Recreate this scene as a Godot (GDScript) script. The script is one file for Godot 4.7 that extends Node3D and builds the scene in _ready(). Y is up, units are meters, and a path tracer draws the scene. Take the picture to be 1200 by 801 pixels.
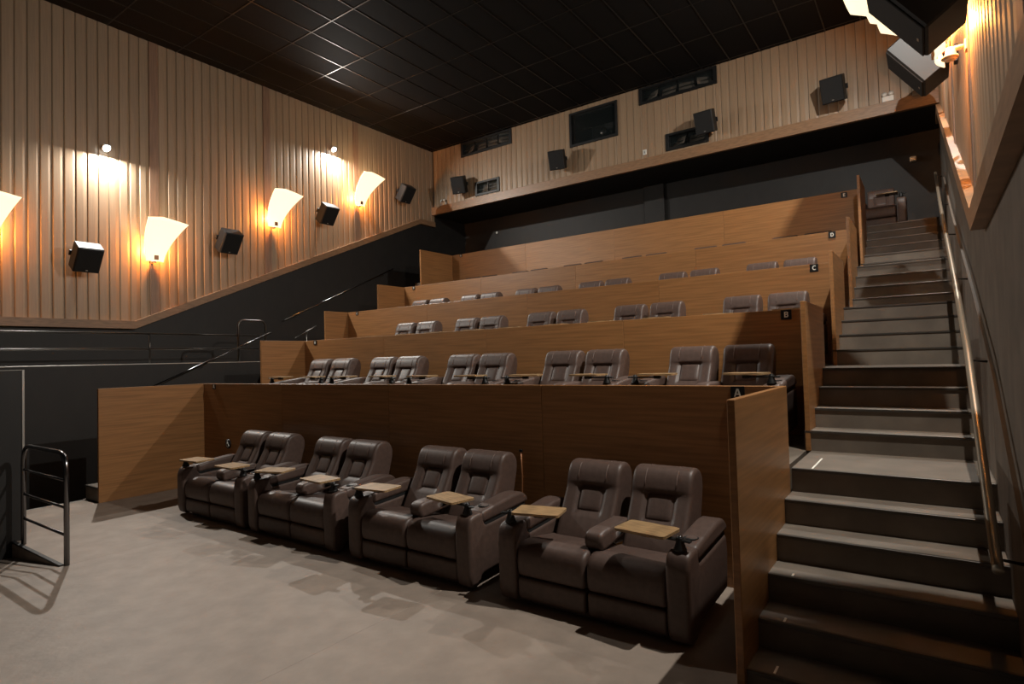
extends Node3D
# A small luxury cinema seen from the foot of its right-hand stairs.
# x runs along the seat rows, y is up, "d" (depth) runs towards the projection wall: z = -d.

const EYE := 1.85
const ROW_D := [4.795, 6.848, 8.90, 10.95, 13.007]          # front partition of every terrace
const ROW_TOP := [1.590, 2.301, 3.033, 3.810, 4.931]        # its upper edge
const LEVEL := [0.0, 0.96, 1.67, 2.40, 3.17, 4.27]          # walking levels
const X_LEFT := -12.90
const X_RIGHT := 0.34
const X_AISLE := -0.898
const X_STAIR := 0.32
const D_FRONT := -3.5
const D_REAR := 13.94
const D_BACK := 15.5
const Y_CEIL := 8.6
const LAMP_ENERGY := 29.0
const SCONCE_ENERGY := 2.2
const SHADE_GLOW := 1.35

var rng := RandomNumberGenerator.new()
var used := {}
var mats := {}

# ------------------------------------------------------------------ helpers
func P(x: float, y: float, d: float) -> Vector3:
	return Vector3(x, y, -d)

func numbered(called: String) -> String:
	var n: int = used.get(called, 0)
	used[called] = n + 1
	return called if n == 0 else "%s_%03d" % [called, n]

func tag(o: Node, label: String, category: String = "", group: String = "", kind: String = "") -> Node:
	if label: o.set_meta("label", label)
	if category: o.set_meta("category", category)
	if group: o.set_meta("group", group)
	if kind: o.set_meta("kind", kind)
	return o

func base(called: String, at: Vector3, turn := 0.0) -> Node3D:
	var o := Node3D.new()
	o.name = numbered(called)
	add_child(o, true)
	o.position = at
	o.rotation.y = turn
	return o

func mesh_node(called: String, m: Mesh, mat: Material, parent: Node = null, at := Vector3.ZERO) -> MeshInstance3D:
	var o := MeshInstance3D.new()
	o.mesh = m
	o.material_override = mat
	o.name = numbered(called) if parent == null else called
	if parent == null: add_child(o, true)
	else: parent.add_child(o, true)
	o.position = at
	return o

func copy_of(o: Node3D, called: String) -> Node3D:
	var c: Node3D = o.duplicate()
	c.name = numbered(called)
	add_child(c, true)
	return c

func begin() -> SurfaceTool:
	var st := SurfaceTool.new()
	st.begin(Mesh.PRIMITIVE_TRIANGLES)
	return st

func done(st: SurfaceTool) -> ArrayMesh:
	st.generate_normals()
	return st.commit()

# a closed shape given as triangles in any consistent winding; turned outward
func solid(st: SurfaceTool, t: PackedVector3Array, smooth := false) -> void:
	var c := Vector3.ZERO
	for v in t: c += v
	c /= maxf(1.0, t.size())
	var vol := 0.0
	for i in range(0, t.size(), 3):
		vol += (t[i] - c).dot((t[i + 1] - c).cross(t[i + 2] - c))
	st.set_smooth_group(0 if smooth else -1)
	for i in range(0, t.size(), 3):
		st.add_vertex(t[i])
		if vol > 0.0:
			st.add_vertex(t[i + 2]); st.add_vertex(t[i + 1])
		else:
			st.add_vertex(t[i + 1]); st.add_vertex(t[i + 2])

func quad(t: PackedVector3Array, a: Vector3, b: Vector3, c: Vector3, d: Vector3) -> void:
	t.append(a); t.append(b); t.append(c); t.append(a); t.append(c); t.append(d)

# bevelled box
func bbox(st: SurfaceTool, lo: Vector3, hi: Vector3, bev := 0.004, xf := Transform3D.IDENTITY) -> void:
	var t := PackedVector3Array()
	var c := (lo + hi) * 0.5
	var h := (hi - lo).abs() * 0.5
	var b := minf(bev, minf(h.x, minf(h.y, h.z)) * 0.6)
	var corner := func(sx: float, sy: float, sz: float, ax: int) -> Vector3:
		var v := Vector3(sx * h.x, sy * h.y, sz * h.z)
		for k in 3:
			if k != ax: v[k] -= signf(v[k]) * b
		return xf * (c + v)
	for ax in 3:
		for s in [-1.0, 1.0]:
			var q := []
			for p in [[-1.0, -1.0], [1.0, -1.0], [1.0, 1.0], [-1.0, 1.0]]:
				var sg := [0.0, 0.0, 0.0]
				sg[ax] = s
				sg[(ax + 1) % 3] = p[0] * s
				sg[(ax + 2) % 3] = p[1]
				q.append(corner.call(sg[0], sg[1], sg[2], ax))
			quad(t, q[0], q[1], q[2], q[3])
	if b > 0.0:
		for ax in 3:
			var a1 := (ax + 1) % 3
			var a2 := (ax + 2) % 3
			for s1 in [-1.0, 1.0]:
				for s2 in [-1.0, 1.0]:
					var sg := [0.0, 0.0, 0.0]
					sg[a1] = s1; sg[a2] = s2
					var lo_s := sg.duplicate(); lo_s[ax] = -1.0
					var hi_s := sg.duplicate(); hi_s[ax] = 1.0
					var e0: Vector3 = corner.call(lo_s[0], lo_s[1], lo_s[2], a1)
					var e1: Vector3 = corner.call(hi_s[0], hi_s[1], hi_s[2], a1)
					var e2: Vector3 = corner.call(hi_s[0], hi_s[1], hi_s[2], a2)
					var e3: Vector3 = corner.call(lo_s[0], lo_s[1], lo_s[2], a2)
					if s1 * s2 > 0.0: quad(t, e0, e3, e2, e1)
					else: quad(t, e0, e1, e2, e3)
		for sx in [-1.0, 1.0]:
			for sy in [-1.0, 1.0]:
				for sz in [-1.0, 1.0]:
					var k0: Vector3 = corner.call(sx, sy, sz, 0)
					var k1: Vector3 = corner.call(sx, sy, sz, 1)
					var k2: Vector3 = corner.call(sx, sy, sz, 2)
					if sx * sy * sz > 0.0: t.append_array(PackedVector3Array([k0, k1, k2]))
					else: t.append_array(PackedVector3Array([k0, k2, k1]))
	solid(st, t, false)

func box_mesh(lo: Vector3, hi: Vector3, bev := 0.004) -> ArrayMesh:
	var st := begin()
	bbox(st, lo, hi, bev)
	return done(st)

# box between x0..x1, y0..y1, depth d0..d1
func dbox(x0: float, x1: float, y0: float, y1: float, d0: float, d1: float, bev := 0.004) -> ArrayMesh:
	return box_mesh(Vector3(x0, y0, -d1), Vector3(x1, y1, -d0), bev)

# prism: polygon in the (depth, y) plane extruded over x
func dprism(poly: Array, x0: float, x1: float) -> ArrayMesh:
	var st := begin()
	var t := PackedVector3Array()
	var pp := PackedVector2Array()
	for p in poly: pp.append(Vector2(p[0], p[1]))
	var n := pp.size()
	for i in n:
		var a := pp[i]
		var b := pp[(i + 1) % n]
		quad(t, P(x0, a.y, a.x), P(x0, b.y, b.x), P(x1, b.y, b.x), P(x1, a.y, a.x))
	var area := 0.0
	for i in n: area += pp[i].cross(pp[(i + 1) % n])
	var idx := Geometry2D.triangulate_polygon(pp)
	for i in range(0, idx.size(), 3):
		var a := pp[idx[i]]
		var b := pp[idx[i + 1]]
		var c := pp[idx[i + 2]]
		if (b - a).cross(c - a) * area < 0.0:
			var s := b
			b = c
			c = s
		t.append_array(PackedVector3Array([P(x0, c.y, c.x), P(x0, b.y, b.x), P(x0, a.y, a.x)]))
		t.append_array(PackedVector3Array([P(x1, a.y, a.x), P(x1, b.y, b.x), P(x1, c.y, c.x)]))
	solid(st, t, false)
	return done(st)

# tube along a polyline
func tube(st: SurfaceTool, pts: Array, r: float, seg := 10) -> void:
	var t := PackedVector3Array()
	var rings := []
	var side := Vector3.ZERO
	for i in pts.size():
		var dir: Vector3
		if i == 0: dir = (pts[1] - pts[0]).normalized()
		elif i == pts.size() - 1: dir = (pts[i] - pts[i - 1]).normalized()
		else: dir = ((pts[i + 1] - pts[i]).normalized() + (pts[i] - pts[i - 1]).normalized()).normalized()
		if side == Vector3.ZERO:
			side = dir.cross(Vector3.UP if absf(dir.y) < 0.9 else Vector3.RIGHT).normalized()
		side = (side - dir * dir.dot(side)).normalized()
		var up := side.cross(dir)
		var ring := []
		for k in seg:
			var a := TAU * k / seg
			ring.append(pts[i] + (side * cos(a) + up * sin(a)) * r)
		rings.append(ring)
	for i in rings.size() - 1:
		for k in seg:
			var k2 := (k + 1) % seg
			quad(t, rings[i][k], rings[i][k2], rings[i + 1][k2], rings[i + 1][k])
	for k in range(1, seg - 1):
		t.append_array(PackedVector3Array([rings[0][0], rings[0][k + 1], rings[0][k]]))
		var l: Array = rings[rings.size() - 1]
		t.append_array(PackedVector3Array([l[0], l[k], l[k + 1]]))
	solid(st, t, true)

func tube_mesh(pts: Array, r: float, seg := 10) -> ArrayMesh:
	var st := begin()
	tube(st, pts, r, seg)
	return done(st)

# round the inner corners of a polyline
func bend(pts: Array, r: float, n := 5) -> Array:
	var out := [pts[0]]
	for i in range(1, pts.size() - 1):
		var p: Vector3 = pts[i]
		var a: Vector3 = p + (pts[i - 1] - p).normalized() * r
		var b: Vector3 = p + (pts[i + 1] - p).normalized() * r
		for k in n + 1:
			var s := float(k) / n
			out.append(a.lerp(p, s).lerp(p.lerp(b, s), s))
	out.append(pts[pts.size() - 1])
	return out

# lathe round the y axis: profile of [radius, y]
func lathe(st: SurfaceTool, prof: Array, seg := 20, xf := Transform3D.IDENTITY) -> void:
	var t := PackedVector3Array()
	for i in prof.size() - 1:
		for k in seg:
			var a0 := TAU * k / seg
			var a1 := TAU * (k + 1) / seg
			var p := func(j: int, a: float) -> Vector3: return xf * Vector3(prof[j][0] * cos(a), prof[j][1], prof[j][0] * sin(a))
			quad(t, p.call(i, a0), p.call(i, a1), p.call(i + 1, a1), p.call(i + 1, a0))
	solid(st, t, true)

# a closed (z, y) profile run along x with rounded ends; shape(u, z, y) may push points about
func run_profile(prof: Array, x0: float, x1: float, r: float, cols: Array, shape = null) -> ArrayMesh:
	var st := begin()
	var n := prof.size()
	var area := 0.0
	for i in n: area += prof[i].cross(prof[(i + 1) % n])
	var nrm := []
	for i in n:
		var e: Vector2 = (prof[(i + 1) % n] - prof[(i + n - 1) % n]).normalized()
		nrm.append(Vector2(e.y, -e.x) * (1.0 if area > 0.0 else -1.0))
	var stations := []
	for k in 4:
		var a := PI * 0.5 * k / 4.0
		stations.append([x0 + r * (1.0 - sin(a)), r * (1.0 - cos(PI * 0.5 - a))])
	stations = []
	for k in 5:
		var a := PI * 0.5 * k / 4.0
		stations.append([x0 + r * (1.0 - cos(PI * 0.5 - a)) if false else x0 + r * (1.0 - cos(a)), r * (1.0 - sin(a))])
	for u in cols: stations.append([lerpf(x0 + r, x1 - r, u), 0.0])
	for k in range(4, -1, -1):
		var a := PI * 0.5 * k / 4.0
		stations.append([x1 - r * (1.0 - cos(a)), r * (1.0 - sin(a))])
	var rings := []
	for s in stations:
		var ring := []
		var u: float = (s[0] - (x0 + x1) * 0.5) / ((x1 - x0) * 0.5)
		for i in n:
			var q: Vector2 = prof[i] - nrm[i] * s[1]
			if shape != null: q = shape.call(u, q)
			ring.append(Vector3(s[0], q.y, q.x))
		rings.append(ring)
	var t := PackedVector3Array()
	for i in rings.size() - 1:
		for k in n:
			var k2 := (k + 1) % n
			quad(t, rings[i][k], rings[i][k2], rings[i + 1][k2], rings[i + 1][k])
	var pp := PackedVector2Array()
	for p in prof: pp.append(p)
	var idx := Geometry2D.triangulate_polygon(pp)
	var last: Array = rings[rings.size() - 1]
	for i in range(0, idx.size(), 3):
		var a: int = idx[i]
		var b: int = idx[i + 1]
		var c: int = idx[i + 2]
		if (pp[b] - pp[a]).cross(pp[c] - pp[a]) * area < 0.0:
			var s := b
			b = c
			c = s
		t.append_array(PackedVector3Array([rings[0][c], rings[0][b], rings[0][a]]))
		t.append_array(PackedVector3Array([last[a], last[b], last[c]]))
	solid(st, t, true)
	return done(st)

func smooth_poly(pts: Array, r: float, n := 4) -> Array:
	var out := []
	var m := pts.size()
	for i in m:
		var p: Vector2 = pts[i]
		var pa: Vector2 = pts[(i + m - 1) % m]
		var pb: Vector2 = pts[(i + 1) % m]
		var ra := minf(r, p.distance_to(pa) * 0.45)
		var rb := minf(r, p.distance_to(pb) * 0.45)
		var a := p + (pa - p).normalized() * ra
		var b := p + (pb - p).normalized() * rb
		for k in n + 1:
			var s := float(k) / n
			out.append(a.lerp(p, s).lerp(p.lerp(b, s), s))
	return out

func dense(pts: Array, step: float) -> Array:
	var out := []
	for i in pts.size():
		var a: Vector2 = pts[i]
		var b: Vector2 = pts[(i + 1) % pts.size()]
		var n := maxi(1, int(ceil(a.distance_to(b) / step)))
		if a.distance_to(b) < 0.0004: continue
		for k in n: out.append(a.lerp(b, float(k) / n))
	return out

# ------------------------------------------------------------------ materials
func noise_tex(seed_no: int, freq: float, lo: float, hi: float, octaves := 5, size := 512, normal := false, bump := 2.0) -> NoiseTexture2D:
	var f := FastNoiseLite.new()
	f.seed = seed_no
	f.frequency = freq
	f.fractal_octaves = octaves
	var t := NoiseTexture2D.new()
	t.width = size
	t.height = size
	t.seamless = true
	t.noise = f
	if normal:
		t.as_normal_map = true
		t.bump_strength = bump
	else:
		var g := Gradient.new()
		g.set_color(0, Color(lo, lo, lo))
		g.set_color(1, Color(hi, hi, hi))
		t.color_ramp = g
	return t

func material(called: String, c: Color, rough := 0.6, metal := 0.0) -> StandardMaterial3D:
	var m := StandardMaterial3D.new()
	m.albedo_color = c
	m.roughness = rough
	m.metallic = metal
	mats[called] = m
	return m

func triplanar(m: StandardMaterial3D, tex: Texture2D, scale: Vector3, nrm: Texture2D = null, strength := 0.3) -> void:
	m.albedo_texture = tex
	m.uv1_triplanar = true
	m.uv1_world_triplanar = true
	m.uv1_scale = scale
	if nrm:
		m.normal_enabled = true
		m.normal_texture = nrm
		m.normal_scale = strength

func make_materials() -> void:
	var grain := noise_tex(11, 0.02, 0.80, 1.0, 6)
	var faint := noise_tex(12, 0.02, 0.92, 1.0, 5)
	var soft := noise_tex(5, 0.012, 0.80, 1.0, 5)
	var pores := noise_tex(23, 0.06, 0.0, 1.0, 3, 512, true, 3.0)
	# veneer of the row partitions, grain lying along the rows
	for k in 3:
		var c: Color = [Color(0.660, 0.462, 0.276), Color(0.650, 0.453, 0.268), Color(0.668, 0.470, 0.283)][k]
		var m := material("veneer%d" % k, c, 0.42)
		triplanar(m, grain, Vector3(0.09, 2.2, 0.09) * (1.0 + 0.11 * k))
	# pale laminate planks of the wall cladding, grain upright
	for k in 4:
		var c: Color = [Color(0.618, 0.518, 0.415), Color(0.608, 0.508, 0.406), Color(0.626, 0.527, 0.423), Color(0.613, 0.513, 0.410)][k]
		var m := material("plank%d" % k, c, 0.46)
		triplanar(m, faint, Vector3(2.4, 0.10, 2.4) * (1.0 + 0.13 * k))
	var db := material("dark_board", Color(0.575, 0.440, 0.345), 0.5)
	triplanar(db, grain, Vector3(2.2, 0.12, 2.2))
	var tr := material("trim", Color(0.600, 0.462, 0.340), 0.45)
	triplanar(tr, grain, Vector3(0.4, 2.4, 0.4))
	var vinyl := material("vinyl", Color(0.600, 0.534, 0.480), 0.58)
	triplanar(vinyl, noise_tex(41, 0.012, 0.88, 1.0, 8), Vector3(0.5, 0.5, 0.5), noise_tex(42, 0.05, 0.0, 1.0, 4, 512, true, 2.0), 0.15)
	var step := material("step_vinyl", Color(0.462, 0.415, 0.366), 0.55)
	triplanar(step, noise_tex(44, 0.01, 0.82, 1.0, 5), Vector3(0.5, 0.5, 0.5))
	var char := material("charcoal", Color(0.118, 0.103, 0.092), 0.6)
	triplanar(char, soft, Vector3(0.5, 0.35, 0.5))
	var rw := material("grey_wall", Color(0.440, 0.395, 0.350), 0.75)
	triplanar(rw, soft, Vector3(0.5, 0.35, 0.5))
	material("black_tile", Color(0.115, 0.108, 0.103), 0.7).metallic_specular = 0.12
	material("black_metal", Color(0.27, 0.26, 0.25), 0.34, 0.9)
	material("satin_rail", Color(0.58, 0.54, 0.48), 0.42, 0.7)
	material("nosing", Color(0.34, 0.32, 0.30), 0.4, 0.7)
	var le := material("leather", Color(0.362, 0.287, 0.255), 0.48)
	triplanar(le, noise_tex(61, 0.02, 0.84, 1.0, 4), Vector3(1.5, 1.5, 1.5), pores, 0.12)
	le.uv1_world_triplanar = false
	material("seam", Color(0.405, 0.325, 0.292), 0.5)
	material("gap", Color(0.05, 0.045, 0.042), 0.9)
	var tray := material("tray_wood", Color(0.760, 0.615, 0.440), 0.42)
	triplanar(tray, noise_tex(71, 0.02, 0.55, 1.0, 5), Vector3(0.5, 5.0, 6.0))
	tray.uv1_world_triplanar = false
	material("black_plastic", Color(0.045, 0.043, 0.042), 0.5)
	material("grille", Color(0.05, 0.048, 0.047), 0.8)
	material("steel", Color(0.50, 0.50, 0.51), 0.2, 1.0)
	material("dark_steel", Color(0.36, 0.35, 0.34), 0.3, 1.0)
	material("alu", Color(0.78, 0.77, 0.75), 0.35, 0.9)
	material("white_plastic", Color(0.86, 0.85, 0.82), 0.5)
	material("letter", Color(0.93, 0.92, 0.88), 0.5)
	material("plate", Color(0.04, 0.04, 0.042), 0.4)
	var sh := material("shade", Color(0.95, 0.88, 0.74), 0.5)
	sh.emission_enabled = true
	sh.emission = Color(1.0, 0.92, 0.76)
	sh.emission_energy_multiplier = SHADE_GLOW
	sh.cull_mode = BaseMaterial3D.CULL_DISABLED
	material("cream", Color(0.90, 0.80, 0.66), 0.5)
	var led := material("led", Color(1, 1, 1), 0.5)
	led.emission_enabled = true
	led.emission = Color(0.88, 0.96, 1.0)
	led.emission_energy_multiplier = 16.0
	var gl := material("glass", Color(0.25, 0.28, 0.28, 0.10), 0.03)
	gl.transparency = BaseMaterial3D.TRANSPARENCY_ALPHA
	gl.metallic_specular = 0.8
	material("copper", Color(0.62, 0.42, 0.28), 0.4, 0.4)

# ------------------------------------------------------------------ _ready
func _ready() -> void:
	rng.seed = 20240611
	setup_camera()
	setup_environment()
	make_materials()
	build_shell()
	build_ceiling()
	build_left_wall()
	build_right_wall()
	build_rear_wall()
	build_terraces()
	build_stairs()
	build_partitions()
	build_left_entrance()
	build_seats()
	build_sconces()
	build_spotlights()
	build_speakers()
	build_rails()
	build_small_things()

func setup_camera() -> void:
	var yaw := -0.6185
	var pit := 0.0289
	var rol := -0.0271
	var fw := Vector3(sin(yaw) * cos(pit), sin(pit), -cos(yaw) * cos(pit))
	var rt := Vector3(cos(yaw), 0, sin(yaw))
	var up := rt.cross(fw)
	var r2 := rt * cos(rol) + up * sin(rol)
	var u2 := up * cos(rol) - rt * sin(rol)
	var cam := Camera3D.new()
	cam.name = "camera"
	add_child(cam)
	cam.transform = Transform3D(Basis(r2, u2, -fw), Vector3(0, EYE, 0))
	cam.fov = 60.438
	cam.near = 0.05
	cam.far = 100.0
	cam.current = true

func setup_environment() -> void:
	var we := WorldEnvironment.new()
	we.name = "environment"
	var e := Environment.new()
	e.background_mode = Environment.BG_COLOR
	e.background_color = Color(0, 0, 0)
	e.tonemap_mode = Environment.TONE_MAPPER_LINEAR
	e.tonemap_exposure = 1.0
	e.sdfgi_enabled = true
	e.ssao_enabled = true
	e.ssil_enabled = true
	we.environment = e
	add_child(we)

func structure(called: String, m: Mesh, mat: Material, label: String) -> MeshInstance3D:
	var o := mesh_node(called, m, mat)
	tag(o, label, "", "", "structure")
	return o

func struct_root(called: String, label: String) -> Node3D:
	var o := base(called, Vector3.ZERO)
	tag(o, label, "", "", "structure")
	return o

# ------------------------------------------------------------------ shell
func build_shell() -> void:
	# stalls floor: vinyl sheets with hairline seams, a notch for the exit ramp
	var fl := struct_root("floor", "pale grey-beige vinyl floor in front of the first seat row")
	var xs := [-9.92, -9.0, -6.79, -3.28, 0.34]
	for i in 4:
		if i == 1:
			mesh_node("floor_sheet", dbox(xs[i] + 0.0006, xs[i + 1] - 0.0006, -0.1, 0.0, 2.07, 5.0, 0.002), mats.vinyl, fl)
			mesh_node("floor_sheet", dbox(xs[i] + 0.0006, -8.34, -0.1, 0.0, D_FRONT, 2.066, 0.002), mats.vinyl, fl)
		elif i == 2:
			mesh_node("floor_sheet", dbox(xs[i] + 0.0006, xs[i + 1] - 0.0006, -0.1, 0.0, D_FRONT, 5.0, 0.002), mats.vinyl, fl)
		else:
			mesh_node("floor_sheet", dbox(xs[i] + 0.0006, xs[i + 1] - 0.0006, -0.1, 0.0, D_FRONT, 5.0, 0.002), mats.vinyl, fl)
	structure("wall_left", dbox(X_LEFT - 0.25, X_LEFT, -0.4, Y_CEIL + 0.2, D_FRONT - 0.25, D_BACK, 0.0), mats.charcoal, "dark charcoal lower wall beside the left gangway")
	structure("wall_right", dbox(X_RIGHT, X_RIGHT + 0.25, -0.4, Y_CEIL + 0.2, D_FRONT - 0.25, D_BACK, 0.0), mats.grey_wall, "dark grey wall beside the right staircase")
	structure("wall_front", dbox(X_LEFT - 0.25, X_RIGHT + 0.25, -0.4, Y_CEIL + 0.2, D_FRONT - 0.25, D_FRONT, 0.0), mats.charcoal, "dark front wall of the auditorium")
	structure("wall_back", dbox(X_LEFT - 0.25, X_RIGHT + 0.25, -0.1, Y_CEIL + 0.2, D_BACK, D_BACK + 0.25, 0.0), mats.charcoal, "dark recessed wall behind the last seat row")
	structure("wall_pier", dbox(-6.32, -5.75, LEVEL[5], 6.53, D_BACK - 0.10, D_BACK, 0.01), mats.charcoal, "dark flat pier on the recessed wall behind the last row")

func build_ceiling() -> void:
	structure("ceiling", dbox(X_LEFT - 0.25, X_RIGHT + 0.25, Y_CEIL + 0.06, Y_CEIL + 0.3, D_FRONT - 0.25, D_BACK + 0.25, 0.0), mats.black_metal, "black slab above the suspended ceiling")
	var root := struct_root("ceiling", "black suspended ceiling of long rectangular tiles")
	var st := begin()
	bbox(st, Vector3(-0.318, 0.006, -0.642), Vector3(0.318, 0.03, 0.642), 0.004)
	var tile := done(st)
	for i in range(-6, 16):
		var x0 := -9.35 + 0.65 * i
		for j in range(-8, 6):
			var d0 := 7.31 + 1.3 * j
			var a := maxf(x0, X_LEFT)
			var b := minf(x0 + 0.65, X_RIGHT)
			var c := maxf(d0, D_FRONT)
			var e := minf(d0 + 1.3, D_REAR)
			if b - a < 0.08 or e - c < 0.08: continue
			var o := mesh_node("ceiling_tile", tile, mats.black_tile, root, P((a + b) * 0.5, Y_CEIL, (c + e) * 0.5))
			o.scale = Vector3((b - a) / 0.65, 1, (e - c) / 1.3)
			o.rotation = Vector3(rng.randf_range(-0.0006, 0.0006), 0, rng.randf_range(-0.001, 0.001))
	for i in range(-5, 16):
		var x := -9.35 + 0.65 * i
		if x > X_LEFT + 0.05 and x < X_RIGHT - 0.05:
			mesh_node("grid_bar", dbox(x - 0.012, x + 0.012, Y_CEIL - 0.004, Y_CEIL + 0.02, D_FRONT, D_REAR, 0.003), mats.black_metal, root)
	for j in range(-8, 6):
		var d := 7.31 + 1.3 * j
		if d > D_FRONT + 0.05 and d < D_REAR - 0.05:
			mesh_node("grid_bar", dbox(X_LEFT, X_RIGHT, Y_CEIL - 0.0035, Y_CEIL + 0.02, d - 0.012, d + 0.012, 0.003), mats.black_metal, root)

# lower edge of the side-wall cladding
func clad_bottom(d: float) -> float:
	if d < 5.14: return 2.65
	if d < 13.25: return lerpf(2.65, 6.15, (d - 5.14) / (13.25 - 5.14))
	return 6.15

# one cladding plank of unit height; its face is slightly cocked so that its edges stand proud
func plank_variants(w: float) -> Array:
	var out := []
	for k in 6:
		var st := begin()
		var near_slope: float = [0.012, 0.015, 0.010, 0.016, 0.013, 0.018][k]
		var far_slope: float = [0.062, 0.050, 0.070, 0.058, 0.044, 0.066][k]
		var h := w * 0.5 - 0.003
		var top := 0.020
		var pr := [Vector2(-h, 0.0), Vector2(-h, 0.0095), Vector2(-h + near_slope, top), Vector2(h - far_slope, top), Vector2(h, 0.0095), Vector2(h, 0.0)]
		var t := PackedVector3Array()
		var n := pr.size()
		for i in n:
			var p: Vector2 = pr[i]
			var q: Vector2 = pr[(i + 1) % n]
			quad(t, Vector3(p.x, 0, p.y), Vector3(q.x, 0, q.y), Vector3(q.x, 1, q.y), Vector3(p.x, 1, p.y))
		for i in range(1, n - 1):
			t.append_array(PackedVector3Array([Vector3(pr[0].x, 0, pr[0].y), Vector3(pr[i + 1].x, 0, pr[i + 1].y), Vector3(pr[i].x, 0, pr[i].y)]))
			t.append_array(PackedVector3Array([Vector3(pr[0].x, 1, pr[0].y), Vector3(pr[i].x, 1, pr[i].y), Vector3(pr[i + 1].x, 1, pr[i + 1].y)]))
		solid(st, t, false)
		out.append(done(st))
	return out

const PLANK_W := 0.1815
var planks := []
var board_mesh: ArrayMesh

func plank_at(root: Node3D, at: Vector3, turn: float, height: float, wide := 1.0) -> void:
	var o := mesh_node("plank", planks[rng.randi() % 6], mats["plank%d" % (rng.randi() % 4)], root, at)
	o.rotation.y = turn + rng.randf_range(-0.006, 0.006)
	o.scale = Vector3(wide, height, 1)

func clad_side(root: Node3D, x: float, turn: float, d0: float, d1: float, strips: Array) -> void:
	var d := d0
	while d < d1 - 0.05:
		var mid := d + PLANK_W * 0.5
		var strip := false
		for s in strips:
			if absf(mid - s) < PLANK_W * 0.5: strip = true
		var y0: float = clad_bottom(mid) + 0.02
		if strip:
			var o := mesh_node("dark_board", board_mesh, mats.dark_board, root, P(x, y0, mid))
			o.rotation.y = turn
			o.scale = Vector3(1, Y_CEIL - y0, 1)
		else:
			plank_at(root, P(x, y0, mid), turn, Y_CEIL - y0)
		d += PLANK_W

const STRIPS := [0.10, 2.80, 5.48, 8.17, 10.80]

func trim_run(root: Node3D, x_wall: float, x_face: float) -> void:
	var t := 0.155
	for seg in [[D_FRONT, 2.65, 5.14, 2.65], [5.14, 2.65, 13.25, 6.15], [13.25, 6.15, D_REAR - 0.02, 6.15]]:
		var poly := [[seg[0], seg[1]], [seg[2], seg[3]], [seg[2], seg[3] + t], [seg[0], seg[1] + t]]
		mesh_node("trim_board", dprism(poly, minf(x_wall, x_face), maxf(x_wall, x_face)), mats.trim, root)

func build_left_wall() -> void:
	planks = plank_variants(PLANK_W)
	board_mesh = box_mesh(Vector3(-PLANK_W * 0.48, 0, 0), Vector3(PLANK_W * 0.48, 1, 0.03), 0.003)
	var root := struct_root("wall_cladding", "tall pale wooden plank cladding on the left wall")
	clad_side(root, X_LEFT, PI / 2, 0.55, D_REAR - 0.02, STRIPS)
	var tr := struct_root("trim_1", "wooden edge board rising along the bottom of the left cladding")
	trim_run(tr, X_LEFT, -12.80)

func build_right_wall() -> void:
	var root := struct_root("wall_cladding", "tall pale wooden plank cladding on the right wall")
	clad_side(root, X_RIGHT, -PI / 2, 1.6, D_REAR - 0.02, STRIPS)
	var tr := struct_root("trim_2", "wooden edge board rising along the bottom of the right cladding")
	trim_run(tr, X_RIGHT, 0.257)
	# skirting panels that follow the stairs
	var sk := struct_root("trim_3", "grey skirting panels stepping up the wall beside the stairs")
	var nd := [2.2, 3.41, 4.886, 6.69, 8.74, 10.80, 13.435, D_BACK]
	var ny := [0.0, 0.097, 0.96, 1.67, 2.40, 3.17, 4.27, 4.27]
	for i in nd.size() - 1:
		var parts := 2
		for k in parts:
			var a: float = lerpf(nd[i], nd[i + 1], float(k) / parts) + 0.004
			var b: float = lerpf(nd[i], nd[i + 1], float(k + 1) / parts) - 0.004
			var ya := lerpf(ny[i], ny[i + 1], float(k) / parts)
			var yb := lerpf(ny[i], ny[i + 1], float(k + 1) / parts)
			mesh_node("skirting_panel", dprism([[a, ya - 0.7], [b, yb - 0.7], [b, yb + 0.72], [a, ya + 0.72]], X_RIGHT - 0.022, X_RIGHT), mats.grey_wall, sk)

# openings of the projection wall: x0, x1, y0, y1
const OPENINGS := [[-11.60, -9.77, 8.18, 8.56], [-11.07, -10.25, 6.87, 7.23], [-7.73, -6.41, 7.59, 8.452], [-5.705, -3.865, 8.20, 8.555], [-5.05, -4.10, 6.88, 7.23]]

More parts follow.
